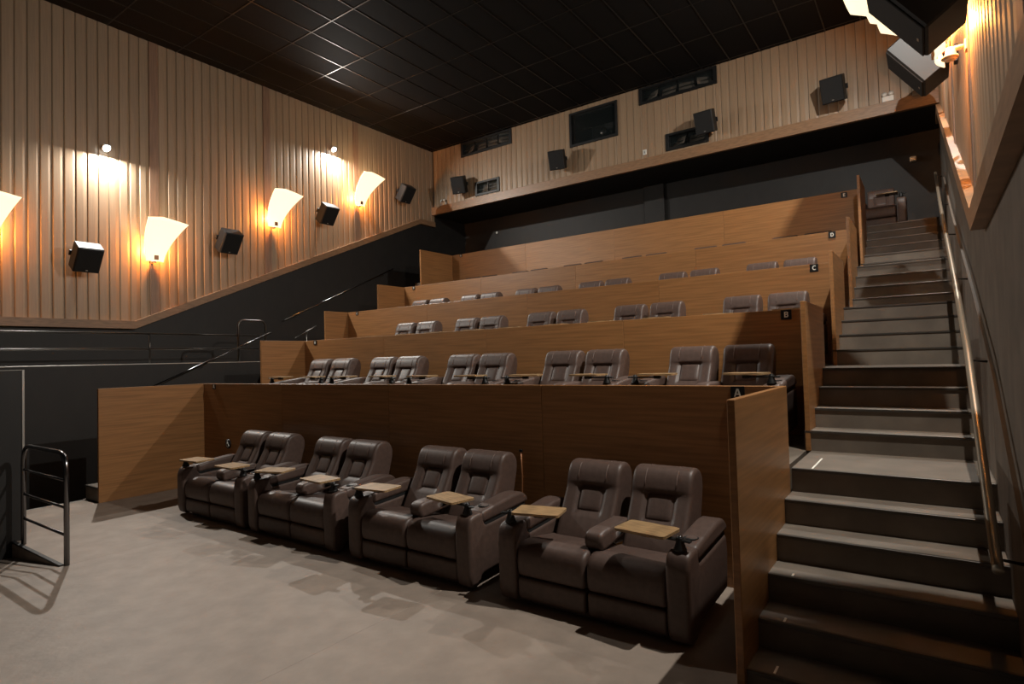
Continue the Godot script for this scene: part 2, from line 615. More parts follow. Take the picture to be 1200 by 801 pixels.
func build_rear_wall() -> void:
	var y0 := 6.60
	# the wall behind the planks, in pieces round its openings
	var w := struct_root("wall_projection", "upper rear wall carrying the projection openings")
	var cuts := [X_LEFT]
	for o in OPENINGS:
		cuts.append(o[0]); cuts.append(o[1])
	cuts.append(X_RIGHT)
	cuts.sort()
	for i in cuts.size() - 1:
		var a: float = cuts[i]
		var b: float = cuts[i + 1]
		if b - a < 0.001: continue
		var holes := []
		for o in OPENINGS:
			if (a + b) * 0.5 > o[0] and (a + b) * 0.5 < o[1]: holes.append(o)
		holes.sort_custom(func(p, q): return p[2] < q[2])
		var y := 6.53
		for o in holes:
			mesh_node("wall_piece", dbox(a, b, y, o[2], D_REAR, D_REAR + 0.18, 0.0), mats.charcoal, w)
			y = o[3]
		mesh_node("wall_piece", dbox(a, b, y, Y_CEIL + 0.1, D_REAR, D_REAR + 0.18, 0.0), mats.charcoal, w)
	mesh_node("soffit", dbox(X_LEFT, X_RIGHT, 6.53, 6.63, D_REAR + 0.18, D_BACK, 0.0), mats.charcoal, w)
	# planks
	var root := struct_root("wall_cladding", "pale wooden plank cladding on the projection wall")
	var x := X_LEFT + 0.06
	while x < X_RIGHT - 0.05:
		var edges := [x, x + 0.182]
		for o in OPENINGS:
			for e in [o[0], o[1]]:
				if e > x + 0.012 and e < x + 0.170: edges.append(e)
		edges.sort()
		for i in edges.size() - 1:
			var wide: float = edges[i + 1] - edges[i]
			if wide < 0.012: continue
			var mid: float = edges[i] + wide * 0.5
			var y := y0
			var segs := []
			var holes := []
			for o in OPENINGS:
				if mid > o[0] and mid < o[1]: holes.append(o)
			holes.sort_custom(func(p, q): return p[2] < q[2])
			for o in holes:
				segs.append([y, o[2]])
				y = o[3]
			segs.append([y, Y_CEIL])
			for s in segs:
				if s[1] - s[0] > 0.03:
					plank_at(root, P(mid, s[0], D_REAR), 0.0, s[1] - s[0], wide / 0.182)
		x += 0.182
	structure("trim_4", dbox(X_LEFT, X_RIGHT, 6.53, 6.78, D_REAR - 0.10, D_REAR, 0.006), mats.trim, "wooden ledge board along the bottom of the projection wall")
	# frames and panes
	var labels := ["long narrow window under the ceiling, close to the left wall", "small port window beside a speaker, close to the left wall", "square black projection window in the middle of the rear wall", "long narrow window under the ceiling, beside the projection window", "small port window partly behind a speaker, towards the stairs"]
	for i in 5:
		var o: Array = OPENINGS[i]
		var r := struct_root("window_%d" % (i + 1), labels[i])
		var f := 0.055 if i != 2 else 0.02
		var d0 := D_REAR - 0.05
		var d1 := D_REAR + 0.06
		mesh_node("frame_side", dbox(o[0] - 0.05, o[0] + f * 0.6, o[2] - 0.04, o[3] + 0.03, d0, d1, 0.004), mats.black_plastic, r)
		mesh_node("frame_side", dbox(o[1] - f * 0.6, o[1] + 0.05, o[2] - 0.04, o[3] + 0.03, d0, d1, 0.004), mats.black_plastic, r)
		mesh_node("frame_rail", dbox(o[0] + f * 0.6, o[1] - f * 0.6, o[2] - 0.04, o[2] + 0.03, d0, d1, 0.004), mats.black_plastic, r)
		mesh_node("frame_rail", dbox(o[0] + f * 0.6, o[1] - f * 0.6, o[3] - 0.03, o[3] + 0.03, d0, d1, 0.004), mats.black_plastic, r)
		var n: int = [4, 2, 1, 4, 2][i]
		for k in n:
			var a := lerpf(o[0] + 0.033, o[1] - 0.033, float(k) / n)
			var b := lerpf(o[0] + 0.033, o[1] - 0.033, float(k + 1) / n)
			mesh_node("pane", dbox(a + 0.004, b - 0.004, o[2] + 0.03, o[3] - 0.03, D_REAR + 0.02, D_REAR + 0.028, 0.0), mats.glass, r)
			if k > 0:
				mesh_node("mullion", dbox(a - 0.006, a + 0.006, o[2] + 0.03, o[3] - 0.03, D_REAR + 0.0, D_REAR + 0.04, 0.002), mats.dark_steel, r)
		if i != 2:
			mesh_node("added_backing", dbox(o[0] + 0.03, o[1] - 0.03, o[2] + 0.02, o[3] - 0.02, D_REAR + 0.155, D_REAR + 0.165, 0.002), mats.black_plastic, r)  # dark backing added behind the plates that imitate pane reflections
			for k in n:
				var c := lerpf(o[0] + 0.033, o[1] - 0.033, (k + 0.5) / n)
				var fin := mesh_node("added_plate", box_mesh(Vector3(-0.19, -0.10, -0.004), Vector3(0.19, 0.10, 0.004), 0.002), mats.grey_wall, r, P(c, lerpf(o[2], o[3], 0.5), D_REAR + 0.10))  # grey plates added behind the glass to imitate its pale reflections
				fin.rotation = Vector3(-0.35, 0.3 * (k - 1.5), 0.0)
			mesh_node("mullion", dbox(o[0] + 0.033, o[1] - 0.033, lerpf(o[2], o[3], 0.42), lerpf(o[2], o[3], 0.42) + 0.012, D_REAR + 0.03, D_REAR + 0.05, 0.002), mats.dark_steel, r)
	# booth floor and back are closed by wall_back; a projector stands inside
	var pj := base("projector", P(-7.05, 7.35, 14.75))
	tag(pj, "black film projector behind the square projection window", "projector")
	mesh_node("body", box_mesh(Vector3(-0.35, 0.25, -0.45), Vector3(0.35, 0.85, 0.3), 0.03), mats.black_plastic, pj)
	mesh_node("stand", box_mesh(Vector3(-0.25, -0.72, -0.3), Vector3(0.25, 0.25, 0.2), 0.02), mats.black_plastic, pj)
	var st := begin()
	lathe(st, [[0.0, 0.0], [0.11, 0.0], [0.11, 0.22], [0.09, 0.25], [0.0, 0.24]], 20, Transform3D(Basis(Vector3.RIGHT, PI / 2), Vector3(0.12, 0.55, 0.29)))
	mesh_node("lens", done(st), mats.black_metal, pj)

# ------------------------------------------------------------------ terraces and stairs
func build_terraces() -> void:
	var left := [-9.5, -9.74, X_LEFT, X_LEFT, X_LEFT]
	var words := ["second", "third", "fourth", "fifth", "last"]
	for k in 5:
		var d1: float = D_BACK if k == 4 else ROW_D[k + 1]
		var xl: float = left[k]
		structure("floor_terrace", dbox(xl, X_AISLE - 0.04, LEVEL[k] - 0.05, LEVEL[k + 1], ROW_D[k] + 0.04, d1 + (0.0 if k == 4 else 0.04), 0.0), mats.step_vinyl, "vinyl terrace floor under the %s seat row" % words[k])
	structure("floor_terrace", dbox(-11.40, -9.74, 1.47, 1.67, 6.94, 8.94, 0.0), mats.step_vinyl, "vinyl landing floor at the left end of the third seat row")
	# raised gangway on the left
	structure("floor_gangway", dbox(X_LEFT, -11.52, 1.47, 1.67, D_FRONT, 8.94, 0.0), mats.step_vinyl, "raised gangway floor along the left wall")

func step_at(root: Node3D, x0: float, x1: float, y_low: float, y: float, d: float, d_next: float) -> void:
	mesh_node("riser", dbox(x0, x1, y_low - 0.03, y - 0.018, d + 0.012, d + 0.05, 0.0), mats.step_vinyl, root)
	mesh_node("tread", dbox(x0, x1, y - 0.03, y, d + 0.022, d_next + 0.03, 0.0), mats.step_vinyl, root)
	mesh_node("nosing", dbox(x0 + 0.002, x1 - 0.002, y - 0.020, y + 0.003, d, d + 0.028, 0.002), mats.nosing, root)

func build_stairs() -> void:
	var root := struct_root("staircase", "grey vinyl staircase with metal nosings climbing beside the right wall")
	var ys := [0.097, 0.266, 0.440, 0.614, 0.785, 0.96]
	var ds := [3.413, 3.710, 4.000, 4.290, 4.594, 4.886]
	for k in range(1, 4):
		var d0: float = 5.81 + 2.053 * (k - 1)
		for j in 4:
			ys.append(lerpf(LEVEL[k], LEVEL[k + 1], (j + 1) / 4.0))
			ds.append(d0 + 0.293 * j)
	for j in 6:
		ys.append(lerpf(LEVEL[4], LEVEL[5], (j + 1) / 6.0))
		ds.append(11.97 + 0.293 * j)
	for i in ys.size():
		var nx: float = ds[i + 1] if i + 1 < ds.size() else D_BACK
		step_at(root, X_AISLE - (0.05 if i > 5 else 0.0), X_STAIR, 0.0 if i == 0 else ys[i - 1], ys[i], ds[i], nx)
	for q in [[0.266, 3.74, 0.06], [0.440, 4.03, 0.05], [0.097, 3.45, 0.09], [0.96, 4.93, 0.5]]:
		var mk := mesh_node("paint_mark", box_mesh(Vector3(-0.006, 0.0, -q[2]), Vector3(0.006, 0.0025, 0.0), 0.0), mats.letter, root, P(-0.76, q[0], q[1]))
		mk.rotation.y = 0.0
	var lt := struct_root("staircase", "narrow dark steps between the first partition and the left gangway wall")
	for j in 8:
		step_at(lt, -10.02, -9.545 if j < 5 else -9.79, 0.2 * j, 0.2 * (j + 1), 3.34 + 0.45 * j, 3.34 + 0.45 * (j + 1) if j < 7 else 8.93)

# ------------------------------------------------------------------ row partitions
func build_partitions() -> void:
	var names := ["A", "B", "C", "D", "E"]
	var xl := [-9.497, -9.745, -11.00, -11.23, -11.33]
	var near_l := [3.332, 5.95, 8.27, 10.04, 11.69]
	var near_r := [3.377, 5.81, 7.863, 9.916, 11.97]
	var words := ["first", "second", "third", "fourth", "fifth"]
	for k in 5:
		var r := base("row_partition", P((xl[k] + X_AISLE) * 0.5, LEVEL[k], ROW_D[k]))
		tag(r, "brown wood-veneer partition behind the %s seat row, lettered %s" % [words[k], names[k]], "partition", "row partitions")
		var o := r.position
		var n := 4
		for i in n:
			var a: float = lerpf(xl[k], X_AISLE - 0.045, float(i) / n) + 0.0015
			var b: float = lerpf(xl[k], X_AISLE - 0.045, float(i + 1) / n) - 0.0015
			var b3 := mesh_node("front_board", dbox(a - o.x, b - o.x, 0.0, ROW_TOP[k] - LEVEL[k], -0.0, 0.04, 0.003), mats["veneer%d" % ((i + k) % 3)], r)
			b3.position = Vector3.ZERO
		mesh_node("side_board", dbox(xl[k] - 0.04 - o.x, xl[k] - o.x, 0.0, ROW_TOP[k] - LEVEL[k], near_l[k] - ROW_D[k], 0.04, 0.003), mats.veneer1, r)
		mesh_node("side_board", dbox(X_AISLE - 0.042 - o.x, X_AISLE - o.x, 0.0, ROW_TOP[k] - LEVEL[k], near_r[k] - ROW_D[k], 0.04, 0.003), mats["veneer%d" % (k % 3)], r)
		# letter plates at both ends
		var spots := [[-1.245, ROW_TOP[k] - 0.055 - (0.02 if k == 4 else 0.0), 0.105, "the stairs"], [[-9.167, -9.415, -10.667, -10.882, -10.991][k], ROW_TOP[k] - 0.045, 0.085, "the left gangway"]]
		for s in spots:
			var pl := base("row_sign", P(s[0], s[1], ROW_D[k] - 0.006))
			tag(pl, "small black row sign with a white %s near %s" % [names[k], s[3]], "sign", "row letter signs")
			var h: float = s[2] * 0.5
			mesh_node("plate", box_mesh(Vector3(-h, -h, -0.005), Vector3(h, h, 0.004), 0.001), mats.plate, pl)
			var tm := TextMesh.new()
			tm.text = names[k]
			var f := SystemFont.new()
			f.font_names = PackedStringArray(["Droid Sans"])
			f.font_weight = 700
			tm.font = f
			tm.font_size = 64
			tm.pixel_size = h * 1.15 / 46.0
			tm.depth = 0.002
			mesh_node("letter", tm, mats.letter, pl, Vector3(0, 0, 0.005))

# ------------------------------------------------------------------ entrance on the left
func build_left_entrance() -> void:
	structure("wall_parapet", dbox(-11.52, -11.40, -0.9, 1.93, D_FRONT, 7.05, 0.006), mats.charcoal, "low dark wall guarding the raised left gangway")
	structure("trim_5", dbox(-11.53, -11.39, 1.93, 1.945, D_FRONT, 7.06, 0.002), mats.alu, "thin metal capping on the low gangway wall")
	structure("floor_passage", dbox(-11.40, -9.88, -0.8, -0.7, D_FRONT, 7.0, 0.0), mats.vinyl, "sunken vinyl passage floor below the left gangway wall")
	structure("wall_passage", dbox(-9.93, -9.90, -0.8, -0.1, D_FRONT, 3.32, 0.0), mats.vinyl, "side of the sunken passage under the floor edge")
	structure("wall_passage", dbox(-10.03, -9.54, -0.8, 0.0, 3.315, 3.36, 0.0), mats.vinyl, "upstand at the foot of the left steps")
	structure("wall_passage", dbox(-11.40, -9.79, -0.8, 1.6, 7.0, 7.06, 0.0), mats.vinyl, "end wall of the sunken passage below the gangway")
	structure("trim_9", dbox(-9.945, -9.915, -0.03, 0.006, D_FRONT, 3.31, 0.002), mats.alu, "thin metal edge strip along the floor by the sunken passage")
	structure("wall_exit", dbox(-8.34, -8.24, -0.6, 1.87, -2.5, 2.17, 0.004), mats.charcoal, "dark wall beside the exit ramp")
	structure("trim_6", dbox(-8.345, -8.235, 1.87, 1.878, -2.5, 2.175, 0.002), mats.alu, "thin metal capping on the wall beside the exit ramp")
	structure("trim_7", dbox(-8.245, -8.232, 0.0, 1.878, 2.155, 2.178, 0.002), mats.alu, "thin upright metal corner strip on the exit wall")
	structure("wall_ramp", dbox(-8.24, -6.792, -0.5, -0.001, 2.066, 2.10, 0.002), mats.vinyl, "short upstand between the floor edge and the exit ramp")
	structure("trim_8", dbox(-8.24, -6.80, -0.004, 0.012, 2.055, 2.095, 0.002), mats.black_plastic, "thin dark edge strip along the top of the exit ramp")
	var st := begin()
	var t := PackedVector3Array()
	var a := [Vector3(-6.792, 0.0, 3.5), Vector3(-6.792, 0.0, -2.066), Vector3(-8.24, -0.165, -2.066), Vector3(-8.24, -0.165, 3.5)]
	var dn := Vector3(0, -0.1, 0)
	quad(t, a[0], a[3], a[2], a[1])
	quad(t, a[0] + dn, a[1] + dn, a[2] + dn, a[3] + dn)
	for i in 4:
		var j := (i + 1) % 4
		quad(t, a[i], a[j], a[j] + dn, a[i] + dn)
	solid(st, t)
	structure("floor_ramp", done(st), mats.vinyl, "exit ramp sloping down beside the guard rail")

# ------------------------------------------------------------------ seats
func seat_pair() -> Node3D:
	# front centre at the origin, facing +z; two places between two outer arms
	var r := Node3D.new()
	var L: Material = mats.leather
	var cols := []
	for i in 13: cols.append(i / 12.0)
	var back_prof := dense(smooth_poly([Vector2(-0.46, 0.38), Vector2(-0.52, 0.50), Vector2(-0.615, 0.66), Vector2(-0.682, 0.780), Vector2(-0.690, 0.83), Vector2(-0.716, 0.905), Vector2(-0.755, 0.958), Vector2(-0.83, 0.982), Vector2(-0.92, 0.965), Vector2(-0.975, 0.90), Vector2(-0.98, 0.81), Vector2(-0.92, 0.60), Vector2(-0.83, 0.34)], 0.04, 4), 0.022)
	var bcols := []
	for i in 29: bcols.append(i / 28.0)
	var dent := func(u: float, q: Vector2) -> Vector2:
		var front_line: float = lerpf(-0.46, -0.680, clampf((q.y - 0.38) / 0.40, 0, 1))
		var front: float = clampf(1.0 - (front_line - q.x) / 0.09, 0.0, 1.0)
		var inset: float = (1.0 - smoothstep(0.455, 0.545, absf(u))) * (1.0 - smoothstep(0.785, 0.808, q.y)) * smoothstep(0.570, 0.605, q.y)
		var hollow: float = (1.0 - smoothstep(0.35, 0.92, absf(u))) * (1.0 - smoothstep(0.78, 0.82, q.y)) * smoothstep(0.44, 0.60, q.y)
		return q + Vector2(-(0.020 * inset + 0.014 * hollow) * front, 0.0)
	var backm := run_profile(back_prof, -0.242, 0.242, 0.034, bcols, dent)
	# pillow panel set into the back
	var pil := begin()
	var tp := PackedVector3Array()
	var nu := 8
	var nv := 8
	var pt := func(i: int, j: int, f: float) -> Vector3:
		var u := (i / float(nu)) * 2.0 - 1.0
		var v := (j / float(nv)) * 2.0 - 1.0
		var y := 0.694 + v * 0.102
		var z: float = lerpf(-0.46, -0.680, (y - 0.38) / 0.40) - 0.036
		var bul: float = pow(maxf(0.0, (1.0 - pow(absf(u), 4.0)) * (1.0 - pow(absf(v), 4.0))), 0.5)
		return Vector3(u * 0.111, y, z - 0.012 + f * (0.012 + 0.018 * bul))
	for i in nu:
		for j in nv:
			quad(tp, pt.call(i, j, 1.0), pt.call(i + 1, j, 1.0), pt.call(i + 1, j + 1, 1.0), pt.call(i, j + 1, 1.0))
			quad(tp, pt.call(i, j, 0.0), pt.call(i, j + 1, 0.0), pt.call(i + 1, j + 1, 0.0), pt.call(i + 1, j, 0.0))
	for i in nu:
		quad(tp, pt.call(i, 0, 0.0), pt.call(i + 1, 0, 0.0), pt.call(i + 1, 0, 1.0), pt.call(i, 0, 1.0))
		quad(tp, pt.call(i, nv, 0.0), pt.call(i, nv, 1.0), pt.call(i + 1, nv, 1.0), pt.call(i + 1, nv, 0.0))
	for j in nv:
		quad(tp, pt.call(0, j, 0.0), pt.call(0, j, 1.0), pt.call(0, j + 1, 1.0), pt.call(0, j + 1, 0.0))
		quad(tp, pt.call(nu, j, 0.0), pt.call(nu, j + 1, 0.0), pt.call(nu, j + 1, 1.0), pt.call(nu, j, 1.0))
	solid(pil, tp, true)
	var pillow := done(pil)
	var seam_pts := [Vector3(0, 0.835, -0.690), Vector3(0, 0.87, -0.702), Vector3(0, 0.905, -0.717), Vector3(0, 0.953, -0.755), Vector3(0, 0.980, -0.83), Vector3(0, 0.963, -0.918)]
	var seam := tube_mesh(seam_pts, 0.0035, 6)
	var cush := run_profile(smooth_poly([Vector2(0.0, 0.225), Vector2(0.012, 0.33), Vector2(-0.005, 0.43), Vector2(-0.08, 0.475), Vector2(-0.25, 0.455), Vector2(-0.56, 0.405), Vector2(-0.62, 0.26), Vector2(-0.05, 0.215)], 0.05, 4), -0.287, 0.287, 0.03, cols)
	var foot := run_profile(smooth_poly([Vector2(-0.012, 0.045), Vector2(0.0, 0.10), Vector2(0.0, 0.205), Vector2(-0.03, 0.214), Vector2(-0.45, 0.214), Vector2(-0.45, 0.045)], 0.03, 3), -0.285, 0.285, 0.022, cols)
	for s in [-1.0, 1.0]:
		var cx: float = s * 0.2945
		var b := mesh_node("backrest", backm, L, r, Vector3(cx, 0, 0))
		mesh_node("back_pillow", pillow, L, b)
		mesh_node("seam", seam, mats.seam, b, Vector3(-0.125, 0, 0))
		mesh_node("seam", seam, mats.seam, b, Vector3(0.125, 0, 0))
		mesh_node("seat_cushion", cush, L, r, Vector3(cx, 0, 0))
		mesh_node("footrest", foot, L, r, Vector3(cx, 0, 0))
	# outer arms
	var arm_body := run_profile(smooth_poly([Vector2(-0.01, 0.02), Vector2(0.02, 0.10), Vector2(0.025, 0.50), Vector2(0.0, 0.578), Vector2(-0.06, 0.60), Vector2(-0.17, 0.60), Vector2(-0.185, 0.49), Vector2(-0.80, 0.53), Vector2(-0.83, 0.40), Vector2(-0.80, 0.13), Vector2(-0.14, 0.10), Vector2(-0.12, 0.02)], 0.035, 4), -0.08, 0.08, 0.03, [0.0, 0.5, 1.0])
	var arm_pad := run_profile(smooth_poly([Vector2(-0.14, 0.505), Vector2(-0.14, 0.602), Vector2(-0.30, 0.625), Vector2(-0.62, 0.66), Vector2(-0.74, 0.655), Vector2(-0.82, 0.60), Vector2(-0.82, 0.548)], 0.04, 4), -0.083, 0.083, 0.03, [0.0, 0.5, 1.0])
	var slot := box_mesh(Vector3(-0.07, 0.46, -0.79), Vector3(0.07, 0.58, -0.16), 0.01)
	var cup := begin()
	lathe(cup, [[0.0, 0.0], [0.045, 0.0], [0.05, 0.006], [0.043, 0.009], [0.038, 0.003], [0.0, 0.002]], 20)
	var cupm := done(cup)
	var post := begin()
	lathe(post, [[0.0, 0.0], [0.043, 0.0], [0.041, 0.012], [0.028, 0.045], [0.023, 0.07], [0.023, 0.085], [0.0, 0.086]], 18)
	var postm := done(post)
	var cap := begin()
	lathe(cap, [[0.0, 0.086], [0.017, 0.086], [0.017, 0.092], [0.0, 0.093]], 14)
	var capm := done(cap)
	var trs := begin()
	var ring := []
	for q in smooth_poly([Vector2(-0.185, -0.125), Vector2(0.185, -0.125), Vector2(0.185, 0.125), Vector2(-0.185, 0.125)], 0.03, 4): ring.append(q)
	var tt := PackedVector3Array()
	for i in ring.size():
		var p: Vector2 = ring[i]
		var q: Vector2 = ring[(i + 1) % ring.size()]
		quad(tt, Vector3(p.x, 0, p.y), Vector3(p.x, 0.018, p.y), Vector3(q.x, 0.018, q.y), Vector3(q.x, 0, q.y))
		tt.append_array(PackedVector3Array([Vector3(0, 0.018, 0), Vector3(q.x, 0.018, q.y), Vector3(p.x, 0.018, p.y)]))
		tt.append_array(PackedVector3Array([Vector3(0, 0, 0), Vector3(p.x, 0, p.y), Vector3(q.x, 0, q.y)]))
	solid(trs, tt)
	var traym := done(trs)
	var barm := begin()
	bbox(barm, Vector3(-0.27, 0.058, -0.016), Vector3(0.075, 0.074, 0.016), 0.005)
	bbox(barm, Vector3(-0.27, 0.05, -0.03), Vector3(-0.20, 0.085, 0.03), 0.006)
	var bar := done(barm)
	for s in [-1.0, 1.0]:
		var a := mesh_node("armrest", arm_body, L, r, Vector3(s * 0.668, 0, 0))
		mesh_node("arm_pad", arm_pad, L, a)
		mesh_node("arm_slot", slot, mats.gap, a)
		mesh_node("cup_holder", cupm, mats.black_plastic, a, Vector3(0, 0.617, -0.27))
		# swivelling tray, turning about its post
		var tr := mesh_node("tray_post", postm, mats.black_plastic, r, Vector3(s * 0.668, 0.597, -0.055))
		tr.set_meta("side", s)
		if s < 0.0: tr.rotation.y = PI
		mesh_node("post_cap", capm, mats.steel, tr)
		mesh_node("tray_arm", bar, mats.black_plastic, tr)
		mesh_node("tray_top", traym, mats.tray_wood, tr, Vector3(-0.235, 0.086, 0.0))
	# low arm between the two places
	var mid := run_profile(smooth_poly([Vector2(-0.13, 0.475), Vector2(-0.115, 0.53), Vector2(-0.135, 0.585), Vector2(-0.20, 0.60), Vector2(-0.62, 0.60), Vector2(-0.64, 0.50), Vector2(-0.18, 0.455)], 0.035, 4), -0.072, 0.072, 0.03, [0.0, 0.5, 1.0])
	mesh_node("centre_arm", mid, L, r)
	mesh_node("base", box_mesh(Vector3(-0.56, 0.0, -0.78), Vector3(0.56, 0.20, -0.07), 0.01), mats.leather, r)
	return r

func build_seats() -> void:
	var proto := seat_pair()
	var depth_front := [3.64, 5.70, 7.75, 9.80, 11.86, 13.93]
	var rows := [
		[-2.02, -3.79, -5.50, -7.12],
		[-1.86, -3.52, -5.19, -6.86, -8.45],
		[-1.82, -3.50, -5.15, -6.80, -8.42],
		[-1.98, -3.55, -5.25, -6.83, -8.40, -10.0],
		[-1.98, -3.55, -5.25, -6.83, -8.40, -10.0],
		[-1.02]]
	var row_words := ["front row", "row behind partition A", "row behind partition B", "row behind partition C", "row behind partition D", "last row"]
	var order := ["first", "second", "third", "fourth", "fifth", "sixth"]
	var short := ["front row", "second row", "third row", "fourth row", "fifth row", "last row"]
	# swing of the trays: [right arm, left arm] per pair, in degrees
	for k in rows.size():
		for i in rows[k].size():
			var o: Node3D = proto.duplicate()
			o.name = numbered("double_recliner")
			add_child(o, true)
			o.position = P(rows[k][i], LEVEL[k], depth_front[k])
			var label := "brown leather double recliner, %s from the stairs, in the %s" % [order[i], row_words[k]]
			if k == 5: label = "brown leather double recliner of the last row at the head of the stairs"
			tag(o, label, "recliner", "double recliners of the %s" % short[k])
			for c in o.get_children():
				if c.has_meta("side"):
					var s: float = c.get_meta("side")
					var turn := 0.0
					if s > 0.0: turn = deg_to_rad([-6.0, -12.0, -4.0, 0.0, -8.0, -3.0][(i + k) % 6])
					else: turn = deg_to_rad([14.0, 8.0, 20.0, 6.0, 10.0, 3.0][(i + k) % 6])
					c.rotation.y += turn
					c.remove_meta("side")
	proto.free()

# ------------------------------------------------------------------ lamps
# wall sconce: a flaring curved shade on a bracket; local +z points away from the wall
func sconce() -> Node3D:
	var r := Node3D.new()
	var st := begin()
	var nt := 14
	var nu := 12
	var pt := func(i: int, j: int, off: float) -> Vector3:
		var t := i / float(nt)
		var u := (j / float(nu)) * 2.0 - 1.0
		var w: float = lerpf(0.165, 0.375, pow(t, 1.25))
		var p: float = 0.22 + 0.60 * pow(t, 2.2)
		var y := t * (0.73 + 0.05 * (1.0 - absf(u + 0.35)))
		return Vector3(u * w, y, p - 0.06 * u * u * (1.0 - 0.4 * t) + off)
	var t := PackedVector3Array()
	for i in nt:
		for j in nu:
			quad(t, pt.call(i, j, 0.008), pt.call(i, j + 1, 0.008), pt.call(i + 1, j + 1, 0.008), pt.call(i + 1, j, 0.008))
			quad(t, pt.call(i, j, 0.0), pt.call(i + 1, j, 0.0), pt.call(i + 1, j + 1, 0.0), pt.call(i, j + 1, 0.0))
	for i in nt:
		quad(t, pt.call(i, 0, 0.0), pt.call(i, 0, 0.008), pt.call(i + 1, 0, 0.008), pt.call(i + 1, 0, 0.0))
		quad(t, pt.call(i, nu, 0.0), pt.call(i + 1, nu, 0.0), pt.call(i + 1, nu, 0.008), pt.call(i, nu, 0.008))
	for j in nu:
		quad(t, pt.call(0, j, 0.0), pt.call(0, j + 1, 0.0), pt.call(0, j + 1, 0.008), pt.call(0, j, 0.008))
		quad(t, pt.call(nt, j, 0.0), pt.call(nt, j, 0.008), pt.call(nt, j + 1, 0.008), pt.call(nt, j + 1, 0.0))
	solid(st, t, true)
	mesh_node("shade", done(st), mats.shade, r)
	var bk := begin()
	bbox(bk, Vector3(-0.04, 0.02, 0.03), Vector3(0.04, 0.10, 0.045), 0.005)
	tube(bk, [Vector3(0, 0.06, 0.05), Vector3(0, 0.06, 0.16)], 0.018, 10)
	mesh_node("bracket", done(bk), mats.cream, r)
	var cp := begin()
	lathe(cp, [[0.0, -0.02], [0.034, -0.02], [0.038, 0.0], [0.03, 0.07], [0.0, 0.07]], 18, Transform3D(Basis(), Vector3(0, 0.0, 0.13)))
	mesh_node("lamp_holder", done(cp), mats.cream, r)
	var bc := begin()
	lathe(bc, [[0.0, -0.006], [0.98, -0.006], [1.0, 0.0], [0.98, 0.006], [0.0, 0.006]], 24, Transform3D(Basis.from_scale(Vector3(0.055, 1.0, 0.055)), Vector3(0, 0.0, 0.135)))
	mesh_node("bottom_cap", done(bc), mats.cream, r)
	mesh_node("clamp_plate", box_mesh(Vector3(-0.04, 0.03, 0.205), Vector3(0.04, 0.12, 0.246), 0.004), mats.copper, r)
	mesh_node("added_plate", box_mesh(Vector3(-0.085, 0.37, 0.03), Vector3(0.085, 0.378, 0.25), 0.002), mats.cream, r)  # unseen plate added above the bulb to cut its light into a fan
	var l := OmniLight3D.new()
	l.name = "bulb_light"
	l.position = Vector3(0, 0.25, 0.20)
	l.light_color = Color(1.0, 0.64, 0.30)
	l.light_energy = SCONCE_ENERGY
	l.light_size = 0.035
	l.omni_range = 30.0
	l.omni_attenuation = 2.0
	l.shadow_enabled = true
	r.add_child(l)
	return r

func build_sconces() -> void:
	var proto := sconce()
	var ds := [0.10, 2.80, 5.48, 8.17, 10.80]
	var ys := [4.02, 4.02, 4.02, 5.17, 6.21]
	var words := ["", "at the front end of the row", "above the level part of the edge board", "above the slope, second from the projection wall", "nearest to the projection wall"]
	for side in [0, 1]:
		for i in range(1 + side, 5):
			var o: Node3D = proto.duplicate()
			o.name = numbered("wall_sconce")
			add_child(o, true)
			o.position = P(X_LEFT + 0.0 if side == 0 else X_RIGHT - 0.0, ys[i], ds[i])
			o.rotation.y = PI / 2 if side == 0 else -PI / 2
			tag(o, "glowing flared sconce on the %s wall, %s" % ["left" if side == 0 else "right", words[i]], "wall lamp", "flared wall sconces")
	proto.free()

# cold white LED flood lamp on the side walls, its face turned down and into the hall; local +z away from the wall
func flood(reach: float) -> Node3D:
	var r := Node3D.new()
	var st := begin()
	bbox(st, Vector3(-0.04, -0.06, 0.025), Vector3(0.04, 0.06, 0.045), 0.004)
	tube(st, [Vector3(0, 0, 0.04), Vector3(0, 0.015, reach - 0.03)], 0.014, 8)
	mesh_node("bracket", done(st), mats.white_plastic, r)
	var xf := Transform3D(Basis(Vector3.RIGHT, deg_to_rad(48.0)), Vector3(0, 0.0, reach))
	var hd := begin()
	bbox(hd, Vector3(-0.068, -0.068, -0.04), Vector3(0.068, 0.068, 0.0), 0.012, xf)
	mesh_node("housing", done(hd), mats.white_plastic, r)
	var fc := begin()
	lathe(fc, [[0.0, 0.0], [0.062, 0.0], [0.060, 0.014], [0.050, 0.030], [0.030, 0.042], [0.0, 0.047]], 20, xf * Transform3D(Basis(Vector3.RIGHT, PI / 2), Vector3.ZERO))
	mesh_node("led_face", done(fc), mats.led, r)
	var l := AreaLight3D.new()
	l.name = "flood_light"
	l.area_size = Vector2(0.06, 0.05)
	l.transform = xf * Transform3D(Basis(Vector3.UP, PI), Vector3(0, 0, 0.052))
	l.light_color = Color(0.98, 0.97, 0.94)
	l.light_energy = LAMP_ENERGY
	l.area_range = 40.0
	l.area_attenuation = 2.0
	l.shadow_enabled = true
	r.add_child(l)
	return r

